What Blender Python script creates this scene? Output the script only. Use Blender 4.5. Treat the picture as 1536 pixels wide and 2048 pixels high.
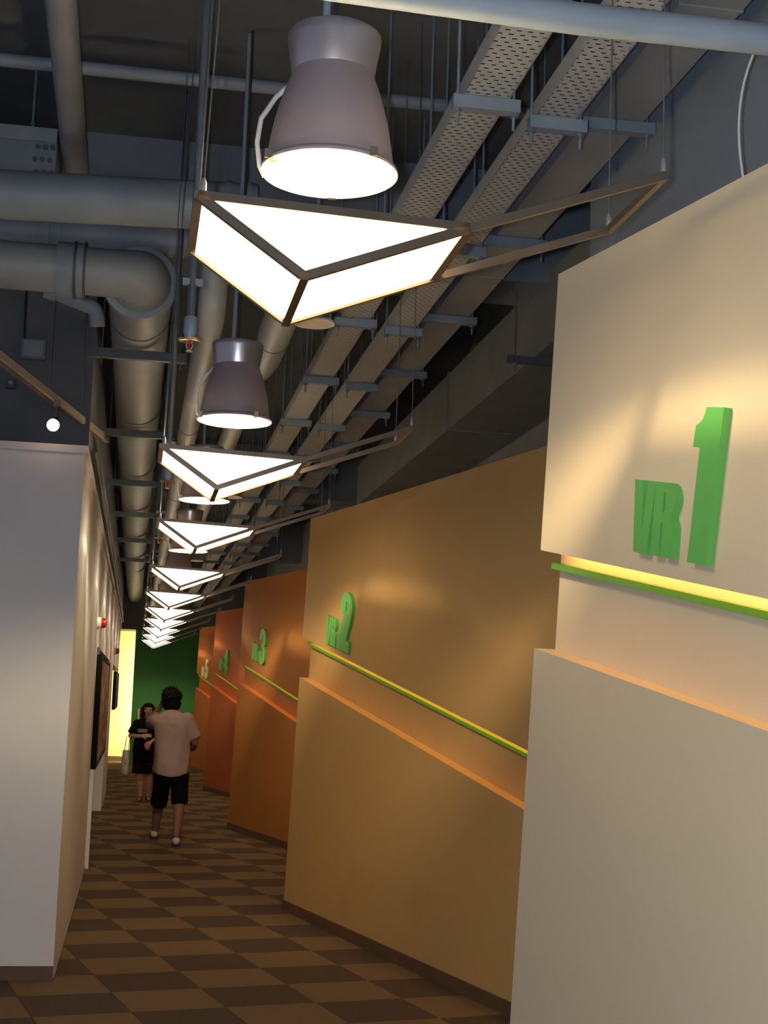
import bpy, bmesh, math, random
from mathutils import Vector, Matrix, noise
from mathutils.geometry import tessellate_polygon
random.seed(7)
scene = bpy.context.scene
col = scene.collection
for o in list(bpy.data.objects):
    bpy.data.objects.remove(o)

# ------------------------------------------------------------------ camera
EYE = 1.6276                       # metres above the carpet
PITCH, ROLL, YAW = 0.1299, -0.0337, 0.1667
cp, sp, cr, sr = math.cos(PITCH), math.sin(PITCH), math.cos(ROLL), math.sin(ROLL)
fwd = Vector((0, cp, sp)); up0 = Vector((0, -sp, cp)); rt0 = Vector((1, 0, 0))
rt = rt0 * cr - up0 * sr
up = rt0 * sr + up0 * cr
RZ = Matrix.Rotation(-YAW, 3, 'Z')
rt, up, fwd = RZ @ rt, RZ @ up, RZ @ fwd
cam_data = bpy.data.cameras.new('camera')
cam = bpy.data.objects.new('camera', cam_data)
col.objects.link(cam)
cam.matrix_world = Matrix(((rt.x, up.x, -fwd.x, 0), (rt.y, up.y, -fwd.y, 0),
                           (rt.z, up.z, -fwd.z, EYE), (0, 0, 0, 1)))
cam_data.sensor_fit = 'VERTICAL'
cam_data.sensor_height = 36.0
cam_data.lens = 2858.0 / 2048.0 * 36.0
cam_data.clip_start = 0.05
cam_data.clip_end = 200
scene.camera = cam

# ------------------------------------------------------------------ world, exposure
world = bpy.data.worlds.new('world')
scene.world = world
world.use_nodes = True
bg = world.node_tree.nodes['Background']
bg.inputs[0].default_value = (0.52, 0.62, 0.95, 1)
bg.inputs[1].default_value = 0.20
scene.view_settings.view_transform = 'Standard'
scene.view_settings.look = 'None'
scene.view_settings.gamma = 1.0
scene.view_settings.exposure = 0.32
scene.view_settings.use_curve_mapping = False
TRI_GLOW = 7.0
BELL_GLOW = 30.0
BELL_W = 85.0
COVE_GLOW = 14.0
ALCOVE_W = 58.0
FLASH_W = 250.0
# the compact camera's own flash, a hand's width left of the lens (camera held upright)
fl = bpy.data.lights.new('camera_flash', 'POINT'); fl.energy = FLASH_W; fl.color = (0.72, 0.84, 1.0); fl.shadow_soft_size = 0.012
flo = bpy.data.objects.new('camera_flash', fl); col.objects.link(flo)
flo.location = Vector((0, 0, EYE)) - rt * 0.055 + up * 0.01

# ------------------------------------------------------------------ materials
MATS = {}
def mat(name, rgb, rough=0.7, metal=0.0, var=0.0, scale=6.0, bump=0.0, bscale=120.0, emit=0.0, spec=None):
    m = bpy.data.materials.new(name)
    m.use_nodes = True
    nt = m.node_tree
    b = nt.nodes['Principled BSDF']
    b.inputs['Base Color'].default_value = (*rgb, 1)
    b.inputs['Roughness'].default_value = rough
    b.inputs['Metallic'].default_value = metal
    if spec is not None:
        b.inputs['Specular IOR Level'].default_value = spec
    tc = nt.nodes.new('ShaderNodeTexCoord')
    if var > 0:
        n = nt.nodes.new('ShaderNodeTexNoise')
        n.inputs['Scale'].default_value = scale
        n.inputs['Detail'].default_value = 5
        r = nt.nodes.new('ShaderNodeValToRGB')
        r.color_ramp.elements[0].position = 0.3
        r.color_ramp.elements[1].position = 0.7
        r.color_ramp.elements[0].color = (*[c * (1 - var) for c in rgb], 1)
        r.color_ramp.elements[1].color = (*[min(1, c * (1 + var)) for c in rgb], 1)
        nt.links.new(tc.outputs['Object'], n.inputs['Vector'])
        nt.links.new(n.outputs['Fac'], r.inputs[0])
        nt.links.new(r.outputs[0], b.inputs['Base Color'])
    if bump > 0:
        n2 = nt.nodes.new('ShaderNodeTexNoise')
        n2.inputs['Scale'].default_value = bscale
        n2.inputs['Detail'].default_value = 3
        bp = nt.nodes.new('ShaderNodeBump')
        bp.inputs['Strength'].default_value = bump
        bp.inputs['Distance'].default_value = 0.01
        nt.links.new(tc.outputs['Object'], n2.inputs['Vector'])
        nt.links.new(n2.outputs['Fac'], bp.inputs['Height'])
        nt.links.new(bp.outputs[0], b.inputs['Normal'])
    if emit > 0:
        b.inputs['Emission Color'].default_value = (*rgb, 1)
        b.inputs['Emission Strength'].default_value = emit
    MATS[name] = m
    return m

def glow(name, rgb, strength):
    m = bpy.data.materials.new(name)
    m.use_nodes = True
    nt = m.node_tree
    nt.nodes.remove(nt.nodes['Principled BSDF'])
    e = nt.nodes.new('ShaderNodeEmission')
    e.inputs[0].default_value = (*rgb, 1)
    e.inputs[1].default_value = strength
    nt.links.new(e.outputs[0], nt.nodes['Material Output'].inputs[0])
    MATS[name] = m
    return m

mat('carpet_light', (0.215, 0.140, 0.074), 0.98, var=0.22, scale=160, bump=0.5, bscale=400, spec=0.1)
mat('carpet_dark', (0.108, 0.074, 0.052), 0.98, var=0.30, scale=160, bump=0.5, bscale=400, spec=0.1)
mat('subfloor', (0.10, 0.07, 0.05), 0.95, var=0.1)
mat('white_paint', (0.74, 0.70, 0.68), 0.75, var=0.03, scale=2.5, bump=0.04)
mat('skirting_brown', (0.125, 0.070, 0.036), 0.55, var=0.15, scale=12)
mat('dark_ceiling', (0.085, 0.093, 0.102), 0.85, var=0.15, scale=2)
mat('beam_grey', (0.15, 0.175, 0.20), 0.8, var=0.12, scale=2)
mat('dark_wall', (0.125, 0.130, 0.138), 0.85, var=0.12, scale=2.5, bump=0.08)
mat('blue_grey_wall', (0.24, 0.275, 0.31), 0.8, var=0.08, scale=2, bump=0.05)
mat('pipe_grey', (0.23, 0.26, 0.28), 0.55, var=0.10, scale=5)
mat('duct_cream', (0.265, 0.275, 0.272), 0.5, var=0.10, scale=4)
mat('joint_dark', (0.07, 0.075, 0.08), 0.6)
mat('tray_grey', (0.36, 0.36, 0.345), 0.5, var=0.06, scale=6)
mat('strut_blue', (0.16, 0.20, 0.24), 0.5, var=0.12, scale=8)
mat('strut_dark', (0.060, 0.072, 0.085), 0.5, var=0.12, scale=8)
mat('trunk_grey', (0.24, 0.245, 0.245), 0.55, var=0.06, scale=4)
mat('rod_steel', (0.18, 0.20, 0.22), 0.4, metal=0.5)
mat('cable_black', (0.02, 0.02, 0.02), 0.6)
mat('cable_white', (0.65, 0.65, 0.62), 0.6)
mat('steel_wire', (0.22, 0.22, 0.22), 0.4, metal=0.8)
mat('gripper_metal', (0.5, 0.46, 0.44), 0.35, metal=0.7)
mat('upper_wall_grey', (0.25, 0.258, 0.262), 0.85, var=0.1, scale=2, bump=0.06)
mat('wall_duct_grey', (0.17, 0.175, 0.175), 0.7, var=0.1, scale=3)
mat('bell_metal', (0.45, 0.35, 0.335), 0.48, metal=0.5, var=0.03, scale=3)
mat('neck_metal', (0.66, 0.58, 0.57), 0.30, metal=0.85, var=0.03, scale=3)
mat('lamp_frame', (0.21, 0.155, 0.105), 0.38, metal=0.8, var=0.1, scale=10)
mat('clip_metal', (0.6, 0.5, 0.35), 0.3, metal=1.0)
mat('green_rail', (0.10, 0.30, 0.025), 0.45)
mat('green_letter', (0.135, 0.47, 0.085), 0.5, var=0.04, scale=8)
mat('pale_letter', (0.85, 0.85, 0.42), 0.5)
mat('green_wall', (0.042, 0.24, 0.045), 0.6, var=0.05, scale=2)
mat('yellow_wall', (0.90, 0.74, 0.29), 0.7)
mat('red_plastic', (0.45, 0.015, 0.02), 0.25)
mat('white_plastic', (0.75, 0.74, 0.72), 0.4)
mat('black_frame', (0.012, 0.009, 0.008), 0.9, spec=0.1)
mat('board_grey', (0.34, 0.34, 0.36), 0.6)
mat('poster_dark', (0.10, 0.10, 0.13), 0.5, var=0.4, scale=3)
mat('sign_red', (0.42, 0.05, 0.015), 0.5)
mat('brass', (0.75, 0.55, 0.25), 0.3, metal=1.0)
mat('track_white', (0.42, 0.36, 0.30), 0.45)
mat('skin_tan', (0.20, 0.105, 0.062), 0.6, var=0.05, scale=10)
mat('skin_light', (0.34, 0.19, 0.125), 0.6, var=0.05, scale=10)
mat('hair_black', (0.006, 0.005, 0.005), 0.7, var=0.3, scale=40, spec=0.12)
mat('shirt_pink', (0.33, 0.235, 0.215), 0.85, var=0.06, scale=9, bump=0.25, bscale=14)
mat('shorts_black', (0.0045, 0.0045, 0.0055), 0.95, var=0.2, scale=12, spec=0.08)
mat('tshirt_black', (0.004, 0.004, 0.005), 0.95, var=0.2, scale=12, spec=0.08)
mat('print_grey', (0.24, 0.24, 0.25), 0.8)
mat('sneaker_white', (0.60, 0.60, 0.60), 0.6)
mat('sole_dark', (0.02, 0.02, 0.025), 0.7)
mat('sandal_black', (0.015, 0.014, 0.014), 0.6)
mat('tote_white', (0.46, 0.40, 0.40), 0.85, var=0.05, scale=10)
mat('pouch_red', (0.42, 0.05, 0.06), 0.5, var=0.3, scale=40)
mat('eye_dark', (0.01, 0.008, 0.006), 0.2)
mat('lip', (0.22, 0.06, 0.05), 0.5)
mat('flex_grey', (0.45, 0.42, 0.43), 0.5)
glow('tri_diffuser', (1.0, 0.80, 0.50), TRI_GLOW)
glow('tri_diffuser_back', (1.0, 0.80, 0.50), TRI_GLOW * 0.3)
glow('bell_glass', (1.0, 0.86, 0.64), BELL_GLOW)
glow('cove_tube', (1.0, 0.50, 0.11), COVE_GLOW)
glow('spot_glow', (1.0, 0.62, 0.36), 8.0)
mat('downlight_lens', (0.60, 0.48, 0.36), 0.4)

# painted wall panels: colour per bay with slight scuffs
def paint(name, rgb, stain):
    m = mat(name, rgb, 0.78, var=0.0, bump=0.03, bscale=220, spec=0.25)
    nt = m.node_tree
    b = nt.nodes['Principled BSDF']
    tc = nt.nodes.new('ShaderNodeTexCoord')
    n = nt.nodes.new('ShaderNodeTexNoise'); n.inputs['Scale'].default_value = 1.3; n.inputs['Detail'].default_value = 4
    r = nt.nodes.new('ShaderNodeValToRGB')
    r.color_ramp.elements[0].position = 0.60; r.color_ramp.elements[0].color = (*rgb, 1)
    r.color_ramp.elements[1].position = 0.85; r.color_ramp.elements[1].color = (*stain, 1)
    nt.links.new(tc.outputs['Object'], n.inputs['Vector'])
    nt.links.new(n.outputs['Fac'], r.inputs[0])
    nt.links.new(r.outputs[0], b.inputs['Base Color'])
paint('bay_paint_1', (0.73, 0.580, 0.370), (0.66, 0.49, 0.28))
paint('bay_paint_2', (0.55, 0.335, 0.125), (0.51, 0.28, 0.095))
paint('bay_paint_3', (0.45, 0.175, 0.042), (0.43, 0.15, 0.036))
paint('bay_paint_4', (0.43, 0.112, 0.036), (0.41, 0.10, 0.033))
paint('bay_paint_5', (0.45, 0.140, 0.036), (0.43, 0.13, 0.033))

# perforated tray: rows of open slots
def tray_material():
    m = mat('tray_slots', (0.36, 0.36, 0.345), 0.5)
    nt = m.node_tree
    b = nt.nodes['Principled BSDF']
    out = nt.nodes['Material Output']
    tc = nt.nodes.new('ShaderNodeTexCoord')
    mp = nt.nodes.new('ShaderNodeMapping')
    br = nt.nodes.new('ShaderNodeTexBrick')
    br.inputs['Color1'].default_value = (1, 1, 1, 1); br.inputs['Color2'].default_value = (1, 1, 1, 1)
    br.inputs['Mortar'].default_value = (0, 0, 0, 1)
    br.inputs['Scale'].default_value = 1.0
    br.inputs['Brick Width'].default_value = 0.034
    br.inputs['Row Height'].default_value = 0.026
    br.inputs['Mortar Size'].default_value = 0.0095
    br.inputs['Mortar Smooth'].default_value = 0.0
    tr = nt.nodes.new('ShaderNodeBsdfTransparent')
    mx = nt.nodes.new('ShaderNodeMixShader')
    nt.links.new(tc.outputs['Object'], mp.inputs[0])
    nt.links.new(mp.outputs[0], br.inputs['Vector'])
    nt.links.new(br.outputs['Color'], mx.inputs[0])
    nt.links.new(b.outputs[0], mx.inputs[1])
    nt.links.new(tr.outputs[0], mx.inputs[2])
    nt.links.new(mx.outputs[0], out.inputs[0])
tray_material()

# poster print: soft blocks of colour
def print_material(name, cols, scale):
    m = mat(name, cols[0], 0.8, spec=0.15)
    nt = m.node_tree
    b = nt.nodes['Principled BSDF']
    tc = nt.nodes.new('ShaderNodeTexCoord')
    v = nt.nodes.new('ShaderNodeTexNoise'); v.inputs['Scale'].default_value = scale; v.inputs['Detail'].default_value = 6
    r = nt.nodes.new('ShaderNodeValToRGB')
    els = r.color_ramp.elements
    els[0].position = 0.3; els[0].color = (*cols[0], 1)
    els[1].position = 0.7; els[1].color = (*cols[-1], 1)
    for i, c in enumerate(cols[1:-1]):
        e = els.new(0.3 + 0.4 * (i + 1) / (len(cols) - 1)); e.color = (*c, 1)
    mp = nt.nodes.new('ShaderNodeMapping'); mp.inputs['Scale'].default_value = (1, 0.12, 1)
    nt.links.new(tc.outputs['Object'], mp.inputs[0]); nt.links.new(mp.outputs[0], v.inputs['Vector'])
    nt.links.new(v.outputs['Fac'], r.inputs[0])
    nt.links.new(r.outputs[0], b.inputs['Base Color'])
print_material('poster_print', [(0.06, 0.03, 0.03), (0.30, 0.20, 0.06), (0.25, 0.10, 0.08), (0.45, 0.30, 0.22), (0.12, 0.16, 0.06)], 7.0)
print_material('poster_print_blue', [(0.04, 0.05, 0.09), (0.10, 0.11, 0.18), (0.22, 0.20, 0.24)], 3.0)

# ------------------------------------------------------------------ mesh helpers
class MB:
    def __init__(s):
        s.v = []; s.f = []; s.m = []
    def add(s, vs, fs, mi=0):
        o = len(s.v)
        s.v += [tuple(v) for v in vs]
        s.f += [tuple(i + o for i in f) for f in fs]
        s.m += [mi] * len(fs)
        return s
    def box(s, x0, x1, y0, y1, z0, z1, mi=0):
        vs = [(x0, y0, z0), (x1, y0, z0), (x1, y1, z0), (x0, y1, z0), (x0, y0, z1), (x1, y0, z1), (x1, y1, z1), (x0, y1, z1)]
        fs = [(0, 3, 2, 1), (4, 5, 6, 7), (0, 1, 5, 4), (1, 2, 6, 5), (2, 3, 7, 6), (3, 0, 4, 7)]
        return s.add(vs, fs, mi)
    def hexa(s, a, b, mi=0):
        """two quads a, b of four points each (same winding)"""
        fs = [(3, 2, 1, 0), (4, 5, 6, 7), (0, 1, 5, 4), (1, 2, 6, 5), (2, 3, 7, 6), (3, 0, 4, 7)]
        return s.add(list(a) + list(b), fs, mi)
    def prism(s, poly, place, mi=0, holes=()):
        """poly: 2-D outline; place(u, v, k) gives the 3-D point for k = 0 (front), 1 (back)"""
        loops = [list(poly)] + [list(h) for h in holes]
        pts = [p for l in loops for p in l]
        n = len(pts)
        tri = tessellate_polygon([[Vector((p[0], p[1], 0)) for p in l] for l in loops])
        vs = [place(p[0], p[1], 0) for p in pts] + [place(p[0], p[1], 1) for p in pts]
        fs = [tuple(t) for t in tri] + [tuple(i + n for i in reversed(t)) for t in tri]
        o = 0
        for l in loops:
            k = len(l)
            for i in range(k):
                j = (i + 1) % k
                fs.append((o + i, o + j, o + j + n, o + i + n))
            o += k
        return s.add(vs, fs, mi)
    def bar(s, p, q, w, h=None, upv=(0, 0, 1), mi=0):
        h = h or w
        p = Vector(p); q = Vector(q)
        d = (q - p).normalized()
        u = Vector(upv)
        if abs(d.dot(u)) > 0.98: u = Vector((0, 1, 0))
        r = d.cross(u).normalized() * (w / 2)
        t = r.cross(d).normalized() * (h / 2)
        a = [p - r - t, p + r - t, p + r + t, p - r + t]
        b = [q - r - t, q + r - t, q + r + t, q - r + t]
        return s.hexa(a, b, mi)
    def tube(s, path, rad, n=12, caps=True, mi=0, squash=(1, 1)):
        P = [Vector(p) for p in path]
        R = rad if isinstance(rad, (list, tuple)) else [rad] * len(P)
        vs = []; fs = []
        d0 = (P[1] - P[0]).normalized()
        ref = Vector((0, 0, 1)) if abs(d0.z) < 0.9 else Vector((1, 0, 0))
        u = d0.cross(ref).normalized()
        for i, p in enumerate(P):
            if i == 0: d = d0
            elif i == len(P) - 1: d = (P[i] - P[i - 1]).normalized()
            else: d = ((P[i + 1] - P[i]).normalized() + (P[i] - P[i - 1]).normalized()).normalized()
            u = (u - d * u.dot(d)).normalized()
            w = d.cross(u)
            for k in range(n):
                a = 2 * math.pi * k / n
                vs.append(p + u * (math.cos(a) * R[i] * squash[0]) + w * (math.sin(a) * R[i] * squash[1]))
        for i in range(len(P) - 1):
            for k in range(n):
                k2 = (k + 1) % n
                fs.append((i * n + k, i * n + k2, (i + 1) * n + k2, (i + 1) * n + k))
        if caps:
            fs.append(tuple(reversed(range(n))))
            fs.append(tuple((len(P) - 1) * n + k for k in range(n)))
        return s.add(vs, fs, mi)
    def lathe(s, prof, n=40, c=(0, 0, 0), mi=0):
        """prof: (radius, z) pairs"""
        vs = []; fs = []
        for r, z in prof:
            for k in range(n):
                a = 2 * math.pi * k / n
                vs.append((c[0] + r * math.cos(a), c[1] + r * math.sin(a), c[2] + z))
        for i in range(len(prof) - 1):
            for k in range(n):
                k2 = (k + 1) % n
                fs.append((i * n + k, i * n + k2, (i + 1) * n + k2, (i + 1) * n + k))
        return s.add(vs, fs, mi)
    def ball(s, c, r, n=16, m=10, mi=0):
        rx, ry, rz = r if isinstance(r, (tuple, list)) else (r, r, r)
        vs = [(c[0], c[1], c[2] - rz)]; fs = []
        for i in range(1, m):
            t = math.pi * i / m
            for k in range(n):
                a = 2 * math.pi * k / n
                vs.append((c[0] + rx * math.sin(t) * math.cos(a), c[1] + ry * math.sin(t) * math.sin(a), c[2] - rz * math.cos(t)))
        vs.append((c[0], c[1], c[2] + rz))
        for k in range(n): fs.append((0, 1 + (k + 1) % n, 1 + k))
        for i in range(m - 2):
            for k in range(n):
                k2 = (k + 1) % n
                fs.append((1 + i * n + k, 1 + i * n + k2, 1 + (i + 1) * n + k2, 1 + (i + 1) * n + k))
        last = len(vs) - 1; b = 1 + (m - 2) * n
        for k in range(n): fs.append((b + k, b + (k + 1) % n, last))
        return s.add(vs, fs, mi)
    def mesh(s, name, mats, smooth=False):
        me = bpy.data.meshes.new(name)
        me.from_pydata(s.v, [], s.f)
        for m in (mats if isinstance(mats, (list, tuple)) else [mats]):
            me.materials.append(MATS[m])
        if len(set(s.m)) > 1:
            me.polygons.foreach_set('material_index', s.m)
        bm = bmesh.new(); bm.from_mesh(me)
        bmesh.ops.recalc_face_normals(bm, faces=bm.faces)
        if smooth:
            for f in bm.faces: f.smooth = True
            for e in bm.edges:
                if len(e.link_faces) == 2 and e.calc_face_angle(0) > math.radians(38): e.smooth = False
        bm.to_mesh(me); bm.free()
        return me
    def build(s, name, mats, parent=None, smooth=False):
        o = bpy.data.objects.new(name, s.mesh(name, mats, smooth))
        col.objects.link(o)
        if parent: o.parent = parent
        return o

def empty(name, loc=(0, 0, 0), rz=0.0):
    o = bpy.data.objects.new(name, None)
    o.empty_display_size = 0.1
    o.location = loc; o.rotation_euler = (0, 0, rz)
    col.objects.link(o)
    return o
def tag(o, label, cat, group=None):
    o['label'] = label; o['category'] = cat
    if group: o['group'] = group
    return o
def structure(o):
    o['kind'] = 'structure'
    return o
def copy_tree(o, parent=None):
    c = o.copy(); col.objects.link(c); c.parent = parent
    for ch in [x for x in bpy.data.objects if x.parent == o]:
        copy_tree(ch, c)
    return c
def nth(i):
    return ['nearest', 'second', 'third', 'fourth', 'fifth', 'sixth', 'seventh', 'eighth', 'ninth', 'tenth', 'eleventh', 'twelfth', 'thirteenth', 'fourteenth'][i]

# ------------------------------------------------------------------ the room shell
CEIL = 4.7
TA = 0.2180                          # the bays and the carpet are turned 12.5 degrees off the corridor
floor = structure(MB().box(-6, 4.5, -5, 36, -0.14, -0.012).build('floor', 'subfloor'))
# carpet tiles, 0.5 m
T = 0.5
ca, sa = math.cos(TA), math.sin(TA)
oxy = Vector((-1.0854, 5.5047)) * EYE
OX = oxy.x * math.cos(YAW) + oxy.y * math.sin(YAW)
OY = -oxy.x * math.sin(YAW) + oxy.y * math.cos(YAW)
G = 0.0015
tile_mesh = {}
for k, m in ((0, 'carpet_light'), (1, 'carpet_dark')):
    h = 0.0 if k == 0 else -0.0008
    tile_mesh[k] = MB().box(G, T - G, G, T - G, -0.012, h).mesh('carpet_tile', m)
cells = []
for i in range(-24, 26):
    for j in range(-80, 30):
        jj = -j
        cx = OX + T * ((i + .5) * ca - (jj - .5) * sa); cy = OY + T * ((i + .5) * sa + (jj - .5) * ca)
        if -5.6 < cx < 4.1 and -4.6 < cy < 35.4:
            inview = 7.2 < cy < 25 and cx > (-0.9 if cy < 8.3 else (-0.5 if cy < 13.4 or 20 < cy < 23 else -1.2)) and \
                cx < 1.55 + ((11.15 - cy) if cy < 11 else ((17.7 - cy) if cy < 17.6 else (24.6 - cy) if cy < 24.6 else 0)) * 0.223
            cells.append((not inview, cy, cx, i, j))
cells.sort()
rest = MB()
nt_ = 0
for hid, cy, cx, i, j in cells:
    k = (i + j) % 2
    jj = -j - 1                        # cell spans rows j..j+1 toward the camera
    bx = OX + T * (i * ca - jj * sa); by = OY + T * (i * sa + jj * ca)
    if not hid and nt_ < 300:
        o = bpy.data.objects.new('carpet_tile', tile_mesh[k]); col.objects.link(o)
        o.location = (bx, by, 0); o.rotation_euler = (0, 0, TA); o.parent = floor
        nt_ += 1
    else:
        h = -0.0008 if k else 0.0
        q = []
        for z in (-0.012, h):
            for u, v in ((G, G), (T - G, G), (T - G, T - G), (G, T - G)):
                q.append((bx + u * ca - v * sa, by + u * sa + v * ca, z))
        rest.add(q, [(4, 5, 6, 7), (0, 1, 5, 4), (1, 2, 6, 5), (2, 3, 7, 6), (3, 0, 4, 7)], k)
ro = rest.build('carpet_tiles', ['carpet_light', 'carpet_dark'], floor)
ro['kind'] = 'stuff'

ceiling = structure(MB().box(-6, 4.5, -5, 36, CEIL, CEIL + 0.2).build('ceiling', 'dark_ceiling'))
MB().box(-6, 2.9, 7.8, 8.3, 4.05, CEIL).build('ceiling_beam', 'beam_grey', ceiling)
MB().box(-6, 2.9, 17.5, 17.95, 4.05, CEIL).build('ceiling_beam', 'beam_grey', ceiling)
MB().box(-6, 2.9, 25.8, 26.3, 4.05, CEIL).build('ceiling_beam', 'beam_grey', ceiling)

# right side behind and above the bays
wr = structure(MB().box(2.85, 3.05, -5, 36, 0, CEIL).build('wall_right', 'upper_wall_grey'))
MB().box(1.92, 2.85, -5, 6.03, 2.2, CEIL).build('bulkhead', 'blue_grey_wall', wr)
# end walls
we = structure(MB().box(-0.06, 2.85, 33.0, 33.15, 0, 3.0).build('wall_end', 'green_wall'))
MB().box(-6, 2.85, 33.0, 33.15, 3.0, CEIL).build('upper_wall', 'dark_wall', we)
wy = structure(MB().box(-2.6, 0.6, 34.2, 34.35, 0, 3.1).build('wall_alcove', 'yellow_wall'))
MB().box(-2.6, 0.6, 34.19, 34.2, 0, 0.10).build('skirting', 'skirting_brown', wy)
MB().box(-2.6, 0.6, 33.15, 34.35, 3.0, 3.1).build('soffit', 'dark_wall', wy)
al = bpy.data.lights.new('alcove_light', 'AREA'); al.energy = ALCOVE_W; al.color = (1.0, 0.86, 0.52)
al.shape = 'RECTANGLE'; al.size = 0.2; al.size_y = 2.6
alo = bpy.data.objects.new('alcove_light', al); col.objects.link(alo)
alo.location = (0.35, 33.55, 1.5)
alo.rotation_euler = (math.radians(90), 0, math.radians(50))     # a lamp tube behind the green wall, aimed at the yellow one

# left: white block, corridor wall, openings
wl = structure(MB().box(-4.0, -0.37, 8.49, 13.6, 0.0, 3.0).build('wall_left', 'white_paint'))
MB().box(-4.0, -0.352, 8.472, 13.6, 3.0, 3.045).build('coping', 'white_paint', wl)
MB().box(-4.0, -0.37, 8.478, 8.49, 0.0, 0.075).build('skirting', 'skirting_brown', wl)
MB().box(-0.37, -0.362, 8.478, 13.6, 0.0, 0.012).build('skirting', 'skirting_brown', wl)
MB().box(-0.40, -0.335, 13.6, 13.66, 0.0, 0.89).build('jamb', 'white_paint', wl)
MB().box(-0.60, -0.37, 13.6, 30.4, 2.02, 3.0).build('header', 'white_paint', wl)
MB().box(-0.60, -0.352, 13.6, 30.4, 3.0, 3.045).build('coping', 'white_paint', wl)
MB().box(-0.60, -0.37, 20.0, 23.2, 0.0, 2.02).build('pier', 'white_paint', wl)
MB().box(-1.7, -1.6, 13.6, 33.0, 0.0, 3.0).build('recess_wall', 'white_paint', wl)
MB().box(-1.6, -0.37, 13.6, 33.0, 2.98, 3.0).build('recess_soffit', 'dark_wall', wl)
MB().box(-1.6, -0.60, 30.4, 30.55, 0.0, 2.98).build('end_pier', 'board_grey', wl)
wu = structure(MB().box(-4.0, -0.375, 9.05, 33.0, 3.045, CEIL).build('wall_upper_left', 'dark_wall'))
MB().tube([(-0.345, 9.4, 3.17), (-0.345, 20, 3.12), (-0.345, 32, 3.12)], 0.016, 8).build('conduit', 'joint_dark', wu)
MB().tube([(-0.35, 9.4, 3.30), (-0.35, 32, 3.26)], 0.012, 8).build('conduit', 'joint_dark', wu)

# ------------------------------------------------------------------ the five slanted bays
SL = 0.187; LEAN = 0.095
BAYS = [  # corner x, y, length, slab height, box height, edge offset, paint
    (1.215, 4.470, 7.6, 2.133, 1.818, -0.085, 'bay_paint_1', 'cream'),
    (1.218, 11.150, 6.75, 2.103, 1.791, -0.057, 'bay_paint_2', 'tan'),
    (1.210, 17.700, 6.60, 2.038, 1.781, -0.075, 'bay_paint_3', 'brown-orange'),
    (1.220, 24.600, 6.95, 2.036, 1.784, -0.010, 'bay_paint_4', 'red-brown'),
    (1.235, 30.800, 6.20, 2.050, 1.745, -0.090, 'bay_paint_5', 'burnt-orange')]
bay_label = ['cream slanted wall bay nearest the camera with the large number one',
             'tan slanted wall bay with the green number two',
             'brown-orange slanted wall bay with the green number three',
             'red-brown slanted wall bay with the green number four',
             'burnt-orange slanted wall bay with the pale number five, farthest']
TOP = 2.99
bays = []
for bi, (bx, by, L, zs, zb, e0, pm, cn) in enumerate(BAYS):
    t = empty('wall_bay', (bx, by, 0), TA - math.pi / 2)
    tag(t, bay_label[bi], 'wall panel', 'slanted wall bays')
    edge = lambda z: e0 + LEAN * z
    def corner(zc):                    # where the leaning edge meets a falling line z = zc - SL*s
        z = (zc - SL * e0) / (1 + SL * LEAN)
        return (edge(z), z)
    def slab_poly(lo, hi_line=None):
        a = corner(lo); e = (L, lo - SL * L)
        if hi_line is None:
            return [a, e, (L, TOP), (edge(TOP), TOP)]
        b = corner(hi_line)
        return [a, e, (L, hi_line - SL * L), b]
    pl = lambda y0, y1: (lambda u, v, k: (u, y0 if k == 0 else y1, v))
    a = corner(zb)
    MB().prism([(edge(0), 0), (L, 0), (L, zb - SL * L), a], pl(0, 0.16)).build('lower_box', pm, t)
    MB().prism(slab_poly(zb - 0.02, zs + 0.09), pl(0.075, 0.16)).build('recessed_band', pm, t)
    up_ = MB()
    up_.prism(slab_poly(zs + 0.06), pl(0.0, 0.16))
    up_.prism(slab_poly(zs, zs + 0.06), pl(0.0, 0.012))
    up_.build('upper_slab', pm, t)
    a = corner(zs - 0.046)
    p = Vector((a[0] - 0.004, 0.061, a[1])); q = Vector((L, 0.061, zs - 0.046 - SL * L))
    MB().bar(p, q, 0.032, 0.021).build('rail', 'green_rail', t)
    a = corner(zs + 0.036)
    p = Vector((a[0] + 0.07, 0.030, a[1] - 0.07 * SL)); q = Vector((L, 0.030, zs + 0.036 - SL * L))
    MB().tube([p, q], 0.009, 8).build('cove_tube', 'cove_tube', t)
    MB().prism([(edge(0) + 0.0, 0), (L, 0), (L, 0.078), (edge(0.078), 0.078)], pl(-0.012, 0.0)).build('skirting', 'skirting_brown', t)
    bays.append(t)

# ------------------------------------------------------------------ raised room signs
def arc(cx, cy, rx, ry, a0, a1, n=10):
    return [(cx + rx * math.cos(math.radians(a0 + (a1 - a0) * i / n)), cy + ry * math.sin(math.radians(a0 + (a1 - a0) * i / n))) for i in range(n + 1)]
GL = {}
GL['v'] = ([(0.000, 0.20), (0.042, 0.20), (0.049, 0.055), (0.068, 0.20), (0.106, 0.20), (0.078, 0.0), (0.012, 0.0)], [])
GL['r'] = ([(0.098, 0.0), (0.106, 0.20)] + arc(0.168, 0.158, 0.037, 0.042, 90, -35, 8) + [(0.186, 0.108)] +
           [(0.199, 0.094), (0.203, 0.080), (0.202, 0.0), (0.152, 0.0), (0.150, 0.090), (0.141, 0.090), (0.139, 0.0)],
           [[(0.145, 0.118), (0.147, 0.172), (0.154, 0.172), (0.158, 0.160), (0.157, 0.126), (0.153, 0.118)]])
GL['1'] = ([(0.274, 0.0), (0.358, 0.0), (0.394, 0.405), (0.319, 0.405)] + arc(0.268, 0.405, 0.048, 0.048, -8, -80, 6)[1:] + [(0.268, 0.300), (0.299, 0.300)], [])
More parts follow.
